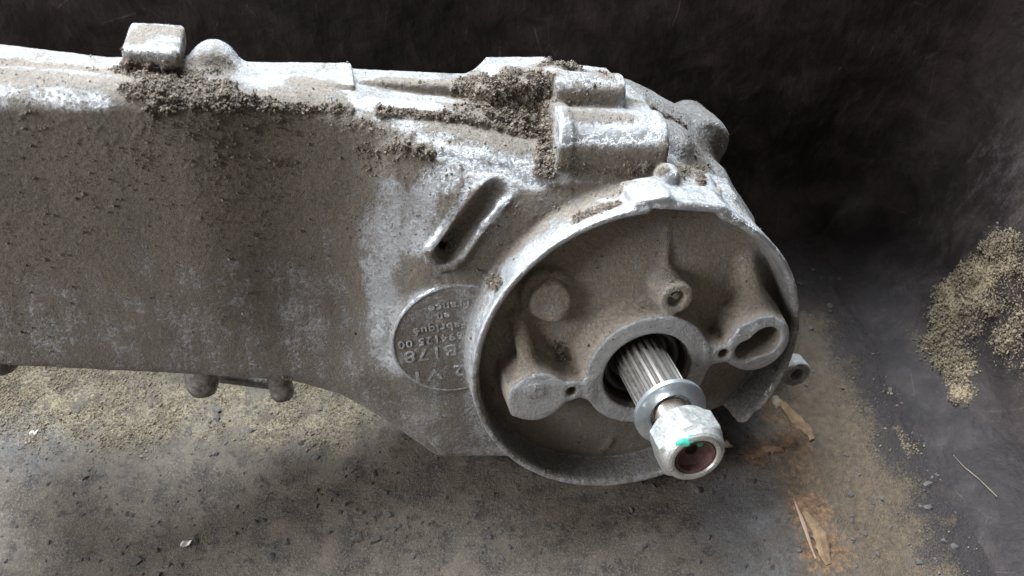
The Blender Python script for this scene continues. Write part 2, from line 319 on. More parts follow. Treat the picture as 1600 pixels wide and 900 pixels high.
def segd(line):
    pp = [pick(*a) for a in line]; pp = [a for a in pp if a is not None]
    if not pp: return None
    if len(pp) == 1: return np.linalg.norm(VERT-pp[0], axis=1)
    r_ = None
    for a, b in zip(pp[:-1], pp[1:]):
        e = b-a; t_ = np.clip(((VERT-a)@e)/(e@e+1e-9), 0, 1); q = np.linalg.norm(VERT-a-t_[:,None]*e, axis=1); r_ = q if r_ is None else np.minimum(r_, q)
    return r_
for line, r, c, d in strokes:
    q = segd(line)
    if q is None: continue
    q = q+warp*min(r,.6)*1.3
    clod = np.maximum(clod, c*sstep(r*1.3, r*.3, q)); dust = np.maximum(dust, d*sstep(r*2.4, r*.5, q))
for line, r, d in wipes_and_sheen:
    q = segd(line)
    if q is None: continue
    wipe_sheen = np.maximum(wipe_sheen, d*sstep(r*1.7, r*.4, q+warp*r*1.2))
u_, v_, h_ = VERT.T
big = fbm(VERT*.35, 3, 3); med = fbm(VERT*1.3, 4, 9); fin = fbm(VERT*5.5, 3, 21); fin2 = fbm(VERT*11, 2, 33)
upf = NRM @ UPE
# the arm is gritty in its upper half, the whole dish floor is caked thin
armg = sstep(-3.5,-8,u_)*sstep(.2,.8,NRM[:,2])
grit = armg*sstep(2.5, 7.5, v_+.35*(u_+12)*0)*(.5+.5*big)
dishm = ((np.hypot(u_,v_) < 5.95)&(h_ > -2.2)&(h_ < HF-.06)).astype(float)
base_ = np.maximum(np.clip(.42+.30*armg+.33*grit+.34*dishm, 0, .95), .42)
slotm = (LAB == PARTS.index('slot_rib')).astype(float)
dust = np.maximum(dust, base_)*(1-wipe_sheen*.85*(1-.8*np.clip(clod*2,0,1)))
clod = np.maximum(clod, grit*.34)
clod = np.clip(clod*(.55+.9*med), 0, 1)
cl = sstep(.33, .85, clod)
lump = (sstep(.40,.78,fin)*.13+sstep(.45,.85,fin2)*.06)*cl + cl*.08*sstep(.3,.7,med)
spk = sstep(.66,.82,fin2)*np.clip(clod*2,0,1)*.04
rough = (fbm(VERT*2.2,3,55)-.5)*.03+(fbm(VERT*9,2,56)-.5)*.022*(1-wipe_sheen)
mach = ((np.abs(h_-HF) < .06)).astype(float)
rd_ = np.hypot(u_,v_); oily_dark = sstep(5.45,5.9,rd_+.5*(med-.5))*(rd_ < 6.15)*sstep(.0,-.25,h_)*(h_ > -2.3)*sstep(4.2,2.0,v_)*.7; oily_dark = np.maximum(oily_dark, .35*dishm*sstep(-.8,-3.2,v_+1.2*(med-.5))*(h_ < 0)); oily_dark = np.maximum(oily_dark, .85*np.isin(LAB, [PARTS.index('gearbox_dome'), PARTS.index('bolt_boss')]))  # oily dish wall and lower floor; dome and bolt boss darkened as a whole
OFF = (lump+spk+rough*(1-mach))*(1-.8*slotm*(h_ > -1.85))
VERT = VERT+NRM*OFF[:,None]
NRM2 = vnormals(VERT, QUAD)
# ---------------------------------------------------------------- materials
def mat(name):
    m = bpy.data.materials.new(name); m.use_nodes = True; nt = m.node_tree; nt.nodes.clear(); return m, nt
class NT:
    def __init__(s, name): s.m, s.t = mat(name)
    def n(s, typ, **kw):
        o = s.t.nodes.new(typ)
        for k, v in kw.items():
            if k.startswith('_'): setattr(o, k[1:], v)
            else:
                key = int(k[1:]) if k[0] == 'i' and k[1:].isdigit() else k.replace('__',' ')
                if hasattr(v, 'links'): s.t.links.new(v, o.inputs[key])
                else: o.inputs[key].default_value = v
        return o
    def noise(s, co, scale, detail=4, rough=.55, dist=0):
        return s.n('ShaderNodeTexNoise', Vector=co, Scale=scale, Detail=detail, Roughness=rough, Distortion=dist).outputs[0]
    def ramp(s, v, a, b, o0=0., o1=1.):
        return s.n('ShaderNodeMapRange', Value=v, i1=a, i2=b, i3=o0, i4=o1).outputs[0]
    def math(s, op, a, b=0.): return s.n('ShaderNodeMath', _operation=op, i0=a, i1=b, _use_clamp=False).outputs[0]
    def mixc(s, f, a, b):
        o = s.n('ShaderNodeMix', _data_type='RGBA'); 
        for i, v in ((0,f),(6,a),(7,b)):
            if hasattr(v, 'links'): s.t.links.new(v, o.inputs[i])
            else: o.inputs[i].default_value = v if i == 0 else (*v, 1)
        return o.outputs[2]
    def mixf(s, f, a, b):
        o = s.n('ShaderNodeMix', _data_type='FLOAT')
        for i, v in ((0,f),(2,a),(3,b)):
            if hasattr(v, 'links'): s.t.links.new(v, o.inputs[i])
            else: o.inputs[i].default_value = v
        return o.outputs[0]
    def co(s, scale=(100,100,100), rot=(0,0,0)):
        c = s.n('ShaderNodeTexCoord').outputs['Object']; return s.n('ShaderNodeMapping', Vector=c, Scale=scale, Rotation=rot).outputs[0]
    def attr(s, name): return s.n('ShaderNodeAttribute', _attribute_name=name).outputs['Fac']
    def bump(s, h, dist, strength=1., nrm=None):
        kw = dict(Height=h, Distance=dist*.01, Strength=strength)
        if nrm is not None: kw['Normal'] = nrm
        return s.n('ShaderNodeBump', **kw).outputs[0]
    def out(s, col, rough, metal=0., nrm=None, spec=.5, coat=0.):
        b = s.n('ShaderNodeBsdfPrincipled'); b.inputs['Specular IOR Level'].default_value = spec; b.inputs['Coat Weight'].default_value = coat
        for k, v in (('Base Color',col),('Roughness',rough),('Metallic',metal),('Normal',nrm)):
            if v is None: continue
            if hasattr(v, 'links'): s.t.links.new(v, b.inputs[k])
            else: b.inputs[k].default_value = (*v,1) if k == 'Base Color' else v
        s.t.links.new(b.outputs[0], s.n('ShaderNodeOutputMaterial').inputs[0]); return s.m
def cast_metal():
    s = NT('cast_aluminium'); c = s.co(); cs = s.co((60,220,100), (0,0,.35))
    at = s.attr('dust'); cl = s.attr('clod'); ma = s.attr('machined')
    n1 = s.noise(c, 1.1, 6, .65); n2 = s.noise(c, 7, 5, .7); n3 = s.noise(c, 30, 3, .6); st = s.noise(s.co((230,22,60)), .6, 5, .65, .3)
    a = s.math('ADD', at, s.math('MULTIPLY', s.math('SUBTRACT', n1, .5), 1.0)); a = s.math('ADD', a, s.math('MULTIPLY', s.math('SUBTRACT', n2, .5), 1.3)); a = s.math('ADD', a, s.math('MULTIPLY', s.math('SUBTRACT', n3, .5), .5))
    a = s.math('ADD', a, s.math('MULTIPLY', s.math('SUBTRACT', st, .5), .9)); a = s.math('ADD', a, s.math('MULTIPLY', cl, .8))
    oil = s.ramp(s.noise(s.co((100,45,100),(0,0,.25)), .22, 5, .6, 1.2), .5, .72)
    film = s.ramp(a, .22, .74, .06, .95)
    speck = s.math('MULTIPLY', s.ramp(n3, .58, .68), s.ramp(a, .1, .6))
    base = s.mixc(s.ramp(n1, .3, .7), (.36,.365,.37), (.52,.525,.53)); base = s.mixc(s.ramp(n2,.5,.75,0,.35), base, (.2,.19,.18))
    dirt = s.mixc(s.ramp(n2, .3, .7), (.095,.073,.054), (.25,.203,.153)); dirt = s.mixc(s.ramp(n1,.35,.7,0,.5), dirt, (.14,.12,.10))
    dirt = s.mixc(s.math('MULTIPLY', s.ramp(n3,.45,.7), .5), dirt, (.07,.055,.042))
    dirt = s.mixc(s.math('MULTIPLY', s.attr('drydust'), .7), dirt, s.mixc(s.ramp(n2,.35,.7), (.22,.178,.135), (.42,.35,.27)))
    dirt = s.mixc(s.math('MULTIPLY', cl, .65), dirt, (.075,.061,.047))
    f = s.math('MAXIMUM', film, s.math('MULTIPLY', speck, .9)); f = s.math('MULTIPLY', f, s.mixf(ma, 1., .5))
    col = s.mixc(f, base, dirt); oilm = s.math('MAXIMUM', s.math('MULTIPLY', oil, s.mixf(s.attr('drydust'), .5, .15)), s.math('MULTIPLY', s.attr('oily_dark'), s.ramp(n2,.2,.6,.45,.75))); col = s.mixc(oilm, col, (.075,.062,.05))
    rough = s.mixf(oilm, s.mixf(f, s.ramp(n2, .3, .7, .30, .48), .92), .5); metal = s.mixf(f, .85, .08)
    h = s.math('ADD', s.math('MULTIPLY', n3, .5), s.math('MULTIPLY', n2, .8)); h = s.math('ADD', h, s.math('MULTIPLY', speck, .7))
    nb = s.bump(s.math('MULTIPLY', h, s.mixf(f, .2, 1.)), .11, .9); return s.out(col, rough, metal, nb, .4)
M_CAST = cast_metal()
def simple(name, c0, c1, rough, metal, scale=6, bd=.01, r2=None):
    s = NT(name); c = s.co(); n = s.noise(c, scale, 5, .65); n2 = s.noise(c, scale*5, 3, .6)
    return s.out(s.mixc(s.ramp(n,.35,.65), c0, c1), s.ramp(n, .3, .7, rough, r2 or rough+.15), metal, s.bump(s.math('ADD', n, n2), bd, .6))
M_ZINC = simple('zinc_washer', (.62,.68,.72), (.42,.46,.50), .26, .9, 3, .004)
def nut_mat():
    s = NT('worn_nut_zinc'); c = s.co(); n = s.noise(c, 2.2, 6, .75, 1.2); n2 = s.noise(s.co((60,160,100),(0,0,.6)), 9, 4, .75)
    wear = s.math('MULTIPLY', s.ramp(n, .52, .60), s.ramp(n2, .40, .58)); col = s.mixc(wear, s.mixc(s.ramp(n2,.4,.6), (.60,.60,.57), (.72,.72,.69)), (.16,.145,.11))
    return s.out(col, s.mixf(wear, s.ramp(n2,.3,.7,.24,.42), .6), s.mixf(wear, .85, .4), s.bump(s.math('ADD', n2, n), .012, .5))
M_NUT = nut_mat()
M_STEEL = simple('spline_steel', (.50,.47,.43), (.30,.27,.24), .28, .9, 4, .006)
M_SEAL = simple('rubber_seal', (.022,.022,.022), (.05,.048,.045), .42, 0, 8, .01)
M_GROOVE = simple('dark_grooves', (.05,.042,.035), (.12,.10,.085), .45, .3, 5, .02)  # darker tone for the groove faces between the spline teeth
M_BLACK = simple('greasy_bore', (.03,.027,.024), (.06,.05,.045), .5, .2, 5, .02)
M_NYLON = simple('red_brown_insert', (.12,.056,.048), (.05,.026,.024), .4, 0, 5, .02)
M_GREEN = simple('green_paint_mark', (.04,.42,.27), (.10,.50,.35), .45, 0, 5, .01)
M_RUST = simple('rusty_bolt', (.24,.12,.075), (.22,.17,.13), .6, .3, 8, .02)
M_BOLT = simple('dull_bolt', (.40,.38,.36), (.15,.13,.11), .3, .85, 4, .02)
M_DIRT = simple('dry_dirt', (.055,.042,.031), (.17,.133,.098), .95, 0, 3, .03)
# ---------------------------------------------------------------- objects
def setp(o, **k):
    for a, b in k.items(): o[a] = b
    return o
def mesh_obj(name, v, f, m, parent=None, smooth=True, normals=None, attrs=None):
    me = bpy.data.meshes.new(name); v = np.asarray(v, np.float32)
    if isinstance(f, np.ndarray):
        me.vertices.add(len(v)); me.vertices.foreach_set('co', v.ravel()); k = f.shape[1]
        me.loops.add(f.size); me.loops.foreach_set('vertex_index', f.astype(np.int32).ravel())
        me.polygons.add(len(f)); me.polygons.foreach_set('loop_start', np.arange(0, f.size, k, dtype=np.int32)); me.update(calc_edges=True)
    else: me.from_pydata(v.tolist(), [], f)
    me.polygons.foreach_set('use_smooth', np.full(len(me.polygons), smooth)); me.validate()
    if attrs:
        for a, x in attrs.items(): me.attributes.new(a, 'FLOAT', 'POINT').data.foreach_set('value', np.asarray(x, np.float32))
    if normals is not None: me.normals_split_custom_set_from_vertices(normals.tolist())
    me.materials.append(m); o = bpy.data.objects.new(name, me); COL.objects.link(o)
    if parent is not None: o.parent = parent
    return o
eng = bpy.data.objects.new('scooter_engine_casing', None); COL.objects.link(eng)
Mx = Matrix.Identity(4)
for i in range(3):
    for j in range(3): Mx[i][j] = EW[i][j]
    Mx[i][3] = EO[i]*.01
eng.matrix_world = Mx
setp(eng, label='dirty grey cast aluminium scooter engine and brake backplate lying on the floor', category='engine casing')
labels = {'transmission_casing':0}
fl_ = LAB[QUAD[:,0]]
for k, nm in enumerate(PARTS):
    q = QUAD[fl_ == k]
    if not len(q): continue
    groups = [q]
    if nm in ('anchor_boss','mounting_ear','hinge_barrel'):            # separate left and right pieces
        if nm != 'hinge_barrel':
            m = VERT[q[:,0],0] < (0 if nm == 'anchor_boss' else 4); groups = [q[m], q[~m]]
    for q in groups:
        if len(q) < 8: continue
        us, inv = np.unique(q, return_inverse=True); inv = inv.reshape(q.shape)
        mesh_obj(nm, VERT[us]*.01, inv, M_CAST, eng, True, NRM2[us], {'dust':dust[us], 'clod':cl[us], 'machined':mach[us], 'drydust':dishm[us]*(1-oily_dark[us]), 'oily_dark':oily_dark[us]})
# lathe and other small meshes in engine coordinates
def lathe(name, prof, c, m, parent=eng, seg=64, closed=False, smooth=True, ax=None, angle=30):
    v = []; f = []; n = len(prof); ax = np.eye(3) if ax is None else np.array(ax)
    for i in range(seg):
        a = 2*math.pi*i/seg
        for r, h in prof: v.append(np.array([r*math.cos(a), r*math.sin(a), h]) @ ax+np.r_[c, 0] if len(c) == 2 else np.array([r*math.cos(a), r*math.sin(a), h]) @ ax+np.array(c))
    for i in range(seg):
        j = (i+1)%seg
        for k in range(n if closed else n-1):
            k2 = (k+1)%n; f.append((i*n+k, j*n+k, j*n+k2, i*n+k2))
    o = mesh_obj(name, np.array(v)*.01, f, m, parent, smooth)
    b = bmesh.new(); b.from_mesh(o.data); bmesh.ops.remove_doubles(b, verts=b.verts, dist=1e-6); bmesh.ops.recalc_face_normals(b, faces=b.faces); b.to_mesh(o.data); b.free()
    o.data.set_sharp_from_angle(angle=R(angle)); return o
DZ = {'dust':0}
# seal and bore
lathe('bore_liner', [(1.69,-1.55),(1.69,.1),(1.62,.1),(1.62,-1.5),(1.2,-1.5)], HB, M_BLACK)
lathe('oil_seal', [(1.25,-1.2),(1.25,-.35),(1.33,-.22),(1.45,-.22),(1.56,-.35),(1.6,-.6),(1.62,-1.3)], HB, M_SEAL)
lathe('bearing_ring', [(.9,-1.3),(1.0,-.75),(1.12,-.62),(1.24,-.75),(1.26,-1.3)], HB, M_STEEL)
# splined shaft: tapering slightly, teeth as real ridges
AX = np.array([0.,0.05])
def spline_shaft():
    prof = []; T = 22; per = 8; hs = [-1.4,1.6,2.6,3.0,3.05]; rs = [(.84,.97),(.84,.97),(.83,.96),(.81,.92),(.5,.5)]
    v = []; n = T*per
    for (r0, r1), h in zip(rs, hs):
        for i in range(n):
            a = 2*math.pi*i/n; ph = (i%per)/per; k = 1 if ph < .5 else (0 if ph in (.625,.75) else .15); 
            r = r0+(r1-r0)*k; v.append((AX[0]+r*math.cos(a), AX[1]+r*math.sin(a), h))
    f = [(l*n+i, l*n+(i+1)%n, (l+1)*n+(i+1)%n, (l+1)*n+i) for l in range(len(hs)-1) for i in range(n)]
    o = mesh_obj('splined_shaft', np.array(v)*.01, f, M_STEEL, eng, False); o.data.materials.append(M_GROOVE)
    for i, p_ in enumerate(o.data.polygons): p_.material_index = 1 if (i%n)%per in (4,5,6,7) and i < n*3 else 0
    return o
shaft = spline_shaft()
# threaded stud (fine helix approximated by rings)
pr = [(.5,3.0)]; h = 3.1
while h < 4.6: pr += [(.60,h),(.56,h+.05)]; h += .1
pr += [(.5,h),(.14,h+.02),(.12,h-.3),(0,h-.3)]
lathe('threaded_end', pr, AX, M_STEEL, seg=40, angle=20, parent=shaft)
# thick washer, tilted a touch where it leans on the splines
wt = np.array(Matrix.Rotation(R(2),3,'X')@Matrix.Rotation(R(-2),3,'Y'))
lathe('washer', [(.74,0),(.74,.22),(.78,.25),(1.23,.25),(1.29,.21),(1.30,.05),(1.26,0)], (AX[0]-.02,AX[1]+.02,2.95), M_ZINC, closed=True, seg=96, ax=wt, angle=35)
# hex nut with chamfered corners and a locking collar
def nut(name, c, h0, h1, Rc):
    Rin = Rc*math.cos(math.pi/6); seg = 96; v = []; prof = []
    prof = [(.56,h0,0),(Rin*.97,h0,0),('c0',h0+.14,1),('c1',h1-.42,1)]
    rows = []
    def hexr(a): return Rin/math.cos(((a+math.pi/6)%(math.pi/3))-math.pi/6)
    levels = [(h0, lambda a: .60), (h0, lambda a: Rin*.96), (h0+.02, lambda a: min(hexr(a), Rin*1.0)), (h0+.20, lambda a: min(hexr(a), Rc*.99)), (h1-.42, lambda a: min(hexr(a), Rc*.99)), (h1-.34, lambda a: min(hexr(a), Rin*1.09)), (h1-.26, lambda a: min(hexr(a), Rin*.995)),
              (h1-.2, lambda a: Rin*.955), (h1-.1, lambda a: Rin*.925), (h1-.03, lambda a: Rin*.86), (h1, lambda a: Rin*.78), (h1-.01, lambda a: Rin*.70), (h1-.06, lambda a: Rin*.66), (h1-.9, lambda a: Rin*.64)]
    for hh_, fn in levels:
        for i in range(seg):
            a = 2*math.pi*i/seg; r = fn(a); t = a+R(14); v.append((c[0]+r*math.cos(t), c[1]+r*math.sin(t), hh_))
    f = [(l*seg+i, l*seg+(i+1)%seg, (l+1)*seg+(i+1)%seg, (l+1)*seg+i) for l in range(len(levels)-1) for i in range(seg)]
    o = mesh_obj(name, np.array(v)*.01, f, M_NUT, eng, True); o.data.set_sharp_from_angle(angle=R(24)); return o
NC = AX+[.0,-.02]
nt_ = nut('nut', NC, 4.0, 5.42, 1.24)
ri = 1.25*math.cos(math.pi/6)*.655
lathe('nylon_insert', [(ri,5.28),(ri*.93,5.36),(ri*.84,5.33),(ri*.80,5.1),(ri*.5,4.98),(ri*.3,4.97),(ri*.26,4.8),(0,4.78)], NC, M_NYLON, parent=nt_)
# green paint daubs on the nut
def daub(cx, cy, h, r, seed, sx=1., nrm=(0,0,1)):
    rg = random.Random(seed); n = 18; nr = Vector(nrm).normalized(); t1 = nr.orthogonal().normalized(); t2 = nr.cross(t1)
    c = Vector((cx,cy,h)); v = [tuple((c+nr*.022)*.01)]
    for q, up in ((.75,.02),(1,-.004)):
        rg2 = random.Random(seed)
        for i in range(n):
            a = 2*math.pi*i/n; rr = r*q*(.85+.22*math.sin(2*a+seed)+.13*math.sin(3*a+seed*2)); v.append(tuple((c+t1*rr*sx*math.cos(a)+t2*rr*math.sin(a)+nr*up)*.01))
    f = [(0,1+i,1+(i+1)%n) for i in range(n)]+[(1+i,1+n+i,1+n+(i+1)%n,1+(i+1)%n) for i in range(n)]
    o = mesh_obj('paint_mark', v, f, M_GREEN, nt_, True); return o
daub(NC[0]-.52, NC[1]+.76, 5.37, .22, 3, 1.0, (-.28,.36,1)); daub(NC[0]-.22, NC[1]+.86, 5.37, .15, 5, 1.2, (-.15,.42,1)); daub(NC[0]+.30, NC[1]+.32, 5.02, .2, 7, 1.1)
daub(NC[0]-.46, NC[1]+.22, 5.03, .13, 9)
# bolt heads under the arm and small bolts
def hexhead(name, c, d, r, L, m, n=24, dome=.3):
    d = Vector(d).normalized(); z = d; x = z.orthogonal().normalized(); y = z.cross(x)
    prof = [(r*.95,-L),(r,0),(r*.97,r*dome*.3),(r*.75,r*dome*.8),(r*.35,r*dome),(0.001,r*dome*1.05)]
    return lathe(name, prof, tuple(c), m, ax=[x,y,z], seg=n, angle=50)
lathe_pos = P(316,603,-5.2); hexhead('bolt_head', P(316,598,-4.4), (0,-1,.25), .62, 1.2, M_BOLT, dome=.9)
hexhead('bolt_head', P(441,612,-5.4), (.1,-1,.35), .50, 1.5, M_BOLT, dome=.8)
b0 = P(440,606,-5.2)
hexhead('rusty_bolt_end', P(1121,303,-1.95), (1,-.12,.1), .27, .5, M_RUST, dome=.35)
hexhead('spring_post_core', np.r_[p2+[.03,.03], .22], (0,0,1), .16, .5, M_BOLT, dome=.3)
# emblem: raised rim and lettering cast into the round pad
er = lathe('emblem_ring', [(2.22,-.03),(2.27,.03),(2.32,.05),(2.37,.03),(2.41,-.05)], tuple(EMB), M_CAST, seg=120)
b_ = bmesh.new(); b_.from_mesh(er.data); bmesh.ops.delete(b_, geom=[x for x in b_.faces if math.hypot(*x.calc_center_median()[:2]) < .0630], context='FACES'); b_.to_mesh(er.data); b_.free()
def dusty(me, v=.62): me.attributes.new('dust', 'FLOAT', 'POINT').data.foreach_set('value', np.full(len(me.vertices), v, np.float32))
dusty(er.data, .32)
def lettering(txt, du, dv, size, sx=1., ang=180):
    cu = bpy.data.curves.new('t', 'FONT'); cu.body = txt; cu.size = size*.01; cu.extrude = .035*.01; cu.bevel_depth = .012*.01; cu.bevel_resolution = 1; cu.offset = -.000*.01
    cu.align_x = 'CENTER'; cu.align_y = 'CENTER'; cu.resolution_u = 4; cu.space_character = 1.12
    t = bpy.data.objects.new('t', cu); me = bpy.data.meshes.new_from_object(t); bpy.data.objects.remove(t); bpy.data.curves.remove(cu)
    me.name = 'cast_lettering'; me.materials.clear(); me.materials.append(M_CAST); dusty(me, .30); o = bpy.data.objects.new('cast_lettering', me); COL.objects.link(o); o.parent = eng
    o.location = (Vector((EMB[0]+du, EMB[1]+dv, EMB[2]+.006))*.01); o.rotation_euler = (0,0,R(ang)); o.scale = (sx,1,1); return o
for txt, x, y, sz, sx in (('France',706,478,.46,1.1),('en',697,494,.44,1.1),('Fabriqué',692,512,.46,1.1),('694125 00',677,531,.46,1.1),('-B178',684,550,.74,1.2),('2 V1',690,583,.74,1.4)):
    a = uv(x-4, y, EMB[2]+.03); lettering(txt, a[0]-EMB[0], a[1]-EMB[1], sz, sx, 180+3)
# loose crumbs of dirt caught on the casing
def crumbs(name, pts, sizes, m, parent, seed=1, flat=1.):
    rg = np.random.default_rng(seed); b = bmesh.new(); bmesh.ops.create_icosphere(b, subdivisions=1, radius=1); bv = np.array([x.co[:] for x in b.verts]); bf = np.array([[x.index for x in f.verts] for f in b.faces]); b.free()
    n = len(pts); nv = len(bv); q = rg.normal(size=(n,3,3)); q = np.linalg.qr(q)[0]
    loc = bv[None]*(1+.35*rg.normal(size=(n,nv,1)).clip(-1.5,1.5)); loc = loc*(rg.uniform(.55,1.2,(n,1,3))); loc = np.einsum('nij,nkj->nki', q, loc)*sizes[:,None,None]
    loc[:,:,2] *= flat
    vv = (loc+pts[:,None,:]).reshape(-1,3); ff = (bf[None]+(np.arange(n)*nv)[:,None,None]).reshape(-1,3)
    o = mesh_obj(name, vv*.01, ff, m, parent, False); o['kind'] = 'stuff'; return o
wgt = np.where(facing, (cl*.7+.07*np.clip(clod,0,1)*(.3+fin)+.02*dust*sstep(.5,.7,med))*sstep(-.8,.3,upf+.0), 0); wgt /= wgt.sum()
NCR = 34000; ii = rng.choice(len(VERT), NCR, p=wgt); sz = rng.lognormal(-4.15, .6, NCR).clip(.008,.065)
crumbs('dirt_crumbs', VERT[ii]+NRM2[ii]*(sz*.3)[:,None]+rng.normal(size=(NCR,3))*.02, sz, M_DIRT, eng, 2)
# ---------------------------------------------------------------- setting: floor, walls
c0 = ground(1250,392); c1 = ground(1510,905)
XR0, YB = c0[0], c0[1]; slope = (c1[0]-c0[0])/(c0[1]-c1[1])
def floor_mat():
    s = NT('grimy_floor'); c = s.co(); x = s.n('ShaderNodeSeparateXYZ', Vector=c)
    n0 = s.noise(c, .16, 4, .6); n1 = s.noise(c, .7, 6, .65); n2 = s.noise(c, 4, 6, .7); n3 = s.noise(c, 13, 3, .7)
    n4 = s.noise(c, 1.3, 6, .75, .2); n5 = s.noise(c, 28, 3, .7)
    grey = s.mixc(s.ramp(n1,.32,.66), (.032,.025,.018), (.098,.078,.059)); grey = s.mixc(s.ramp(n4,.52,.60,0,.8), grey, (.022,.018,.016)); grey = s.mixc(s.ramp(n3,.5,.68,0,.5), grey, (.21,.178,.142)); grey = s.mixc(s.ramp(n5,.55,.7,0,.6), grey, (.03,.026,.022))
    bw = s.ramp(s.math('ADD', s.attr('brown'), s.math('MULTIPLY', s.math('SUBTRACT', n4,.5), .8)), .3, .8, 0, .9); brn = s.mixc(s.ramp(n2,.3,.7), (.036,.024,.014), (.105,.073,.044)); brn = s.mixc(s.ramp(n3,.5,.65,0,.7), brn, (.03,.022,.015)); grey = s.mixc(bw, grey, brn)
    saw = s.mixc(s.ramp(n2,.3,.65), (.07,.054,.034), (.235,.19,.122)); dk = s.mixc(s.ramp(n3,.46,.6), saw, (.03,.025,.018)); dk = s.mixc(s.ramp(n4,.50,.60,0,.85), dk, (.045,.037,.029)); dk = s.mixc(s.ramp(s.noise(c,.45,4,.7),.5,.62,0,.5), dk, (.09,.078,.066))
    at = s.math('ADD', s.attr('sawdust'), s.math('MULTIPLY', s.math('SUBTRACT', n4, .5), 1.3)); f = s.ramp(s.math('ADD', at, s.math('ADD', s.math('MULTIPLY', s.math('SUBTRACT', n1,.5), 1.1), s.math('MULTIPLY', s.math('SUBTRACT', n3,.5), 1.6))), .35, .75)
    col = s.mixc(f, grey, dk)
    rs = s.attr('rust'); fr = s.ramp(s.math('ADD', rs, s.math('MULTIPLY', s.math('SUBTRACT', n2,.5), 1.6)), .45, .95); rc = s.mixc(s.ramp(n2,.4,.65), (.075,.037,.017), (.185,.105,.052)); col = s.mixc(fr, col, rc)
    bl = s.attr('bluish'); fb = s.ramp(s.math('ADD', bl, s.math('MULTIPLY', s.math('SUBTRACT', n1,.5), .8)), .4, .9, 0, .8); bc = s.mixc(s.ramp(n2,.4,.6), (.045,.048,.055), (.085,.09,.10)); col = s.mixc(fb, col, bc)
    pl = s.attr('sheet'); fp = s.ramp(s.math('ADD', pl, s.math('ADD', s.math('MULTIPLY', s.math('SUBTRACT', n1,.5), 1.8), s.math('MULTIPLY', s.math('SUBTRACT', n3,.5), 1.4))), .42, .85)
    col = s.mixc(fp, col, s.mixc(s.ramp(n1,.45,.75), (.011,.008,.0075), (.031,.023,.021)))
    hb = s.math('ADD', s.math('MULTIPLY', n2, 1.), s.math('MULTIPLY', n3, .5))
    ro = s.mixf(f, s.ramp(n1,.3,.7,.45,.7), .95)
    return s.out(col, ro, 0., s.bump(s.math('ADD', hb, s.math('MULTIPLY', n5, .4)), .13, .8), .3)
M_FLOOR = floor_mat()
def wall_mat():
    s = NT('black_plastic_sheet'); c = s.co(); n0 = s.noise(c, .12, 5, .6, .5); n1 = s.noise(c, .5, 6, .65, .4); n2 = s.noise(s.co((100,100,35),(0,.25,0)), 2.2, 6, .7); n3 = s.noise(c, 11, 4, .7)
    col = s.mixc(s.ramp(n1,.45,.75), (.011,.008,.0075), (.031,.023,.021)); col = s.mixc(s.ramp(n2,.5,.8,0,.45), col, (.038,.032,.030))
    d = s.attr('scuff'); f = s.ramp(s.math('ADD', d, s.math('ADD', s.math('MULTIPLY', s.math('SUBTRACT', n2,.5), 1.3), s.math('MULTIPLY', s.math('SUBTRACT', n3,.5), 1.0))), .5, 1.2, 0, .7); col = s.mixc(f, col, (.066,.055,.054))
    wb_ = s.ramp(s.math('ADD', s.attr('brown'), s.math('ADD', s.math('MULTIPLY', s.math('SUBTRACT', n3,.5), 1.4), s.math('MULTIPLY', s.math('SUBTRACT', n1,.5), 1.))), .45, .95, 0, .85); col = s.mixc(wb_, col, s.mixc(s.ramp(n3,.4,.65), (.05,.036,.024), (.14,.105,.068)))
    g = s.attr('sawdust'); fg = s.ramp(s.math('ADD', g, s.math('ADD', s.math('MULTIPLY', s.math('SUBTRACT', n3,.5), 2.4), s.math('MULTIPLY', s.math('SUBTRACT', n1,.5), .8))), .55, .8); sc = s.mixc(s.ramp(n3,.35,.65), (.075,.056,.036), (.23,.178,.112)); col = s.mixc(fg, col, sc)
    v = s.n('ShaderNodeTexVoronoi', Vector=s.co((100,100,18),(0,.5,.2)), Scale=.55, _feature='DISTANCE_TO_EDGE').outputs[0]
    scr = s.math('MULTIPLY', s.ramp(v, .006, .0), s.ramp(n1,.5,.7)); col = s.mixc(s.math('MULTIPLY', scr, .6), col, (.12,.11,.10))
    h = s.math('ADD', s.math('MULTIPLY', n2,.6), s.math('ADD', s.math('MULTIPLY', n1, 1.5), s.math('MULTIPLY', s.math('MULTIPLY', fg, n3), 1.)))
    return s.out(col, s.mixf(fg, s.ramp(n2,.3,.7,.5,.72), .95), 0., s.bump(h, .15, .6), .12)
M_WALL = wall_mat()
def blob(p, c, r): return sstep(r, r*.25, np.linalg.norm(p-c, axis=1))
def grid_quads(nx, ny): i = np.arange((nx-1)*(ny-1)); a = i//(ny-1)*ny+i%(ny-1); return np.stack([a, a+ny, a+ny+1, a+1], 1)
# floor
nx, ny = 420, 330; xs = np.linspace(-60, 34, nx); ys = np.linspace(-12, 40, ny); X, Y = np.meshgrid(xs, ys, indexing='ij'); Pf = np.c_[X.ravel(), Y.ravel(), np.zeros(X.size)]
def gb(lst, p):
    r = np.zeros(len(p))
    for x, y, rad, a in lst: r = np.maximum(r, a*blob(p[:,:2], ground(x, y)[:2], rad))
    return r
xe = XR0+slope*(YB-Pf[:,1])
sawf = gb([(0,615,5,.9),(100,620,5,.9),(220,640,4.5,.8),(330,625,4,.85),(420,645,4,.75),(520,650,4,.7),(610,650,3,.6),(470,610,3,.8),(1290,560,3,.3),(1330,640,3.5,.55),(1380,720,3.5,.6),(1400,800,3.5,.65),(1430,860,4,.65),(1350,520,3,.5),(1300,450,3,.35),(1330,860,4,.5),(1480,890,3,.6)], Pf)
sawf = np.maximum(sawf*np.where(Pf[:,0] > 6, .45, 1), .36*sstep(3.6,1.2,xe-Pf[:,0])*sstep(27,23,Pf[:,1]))
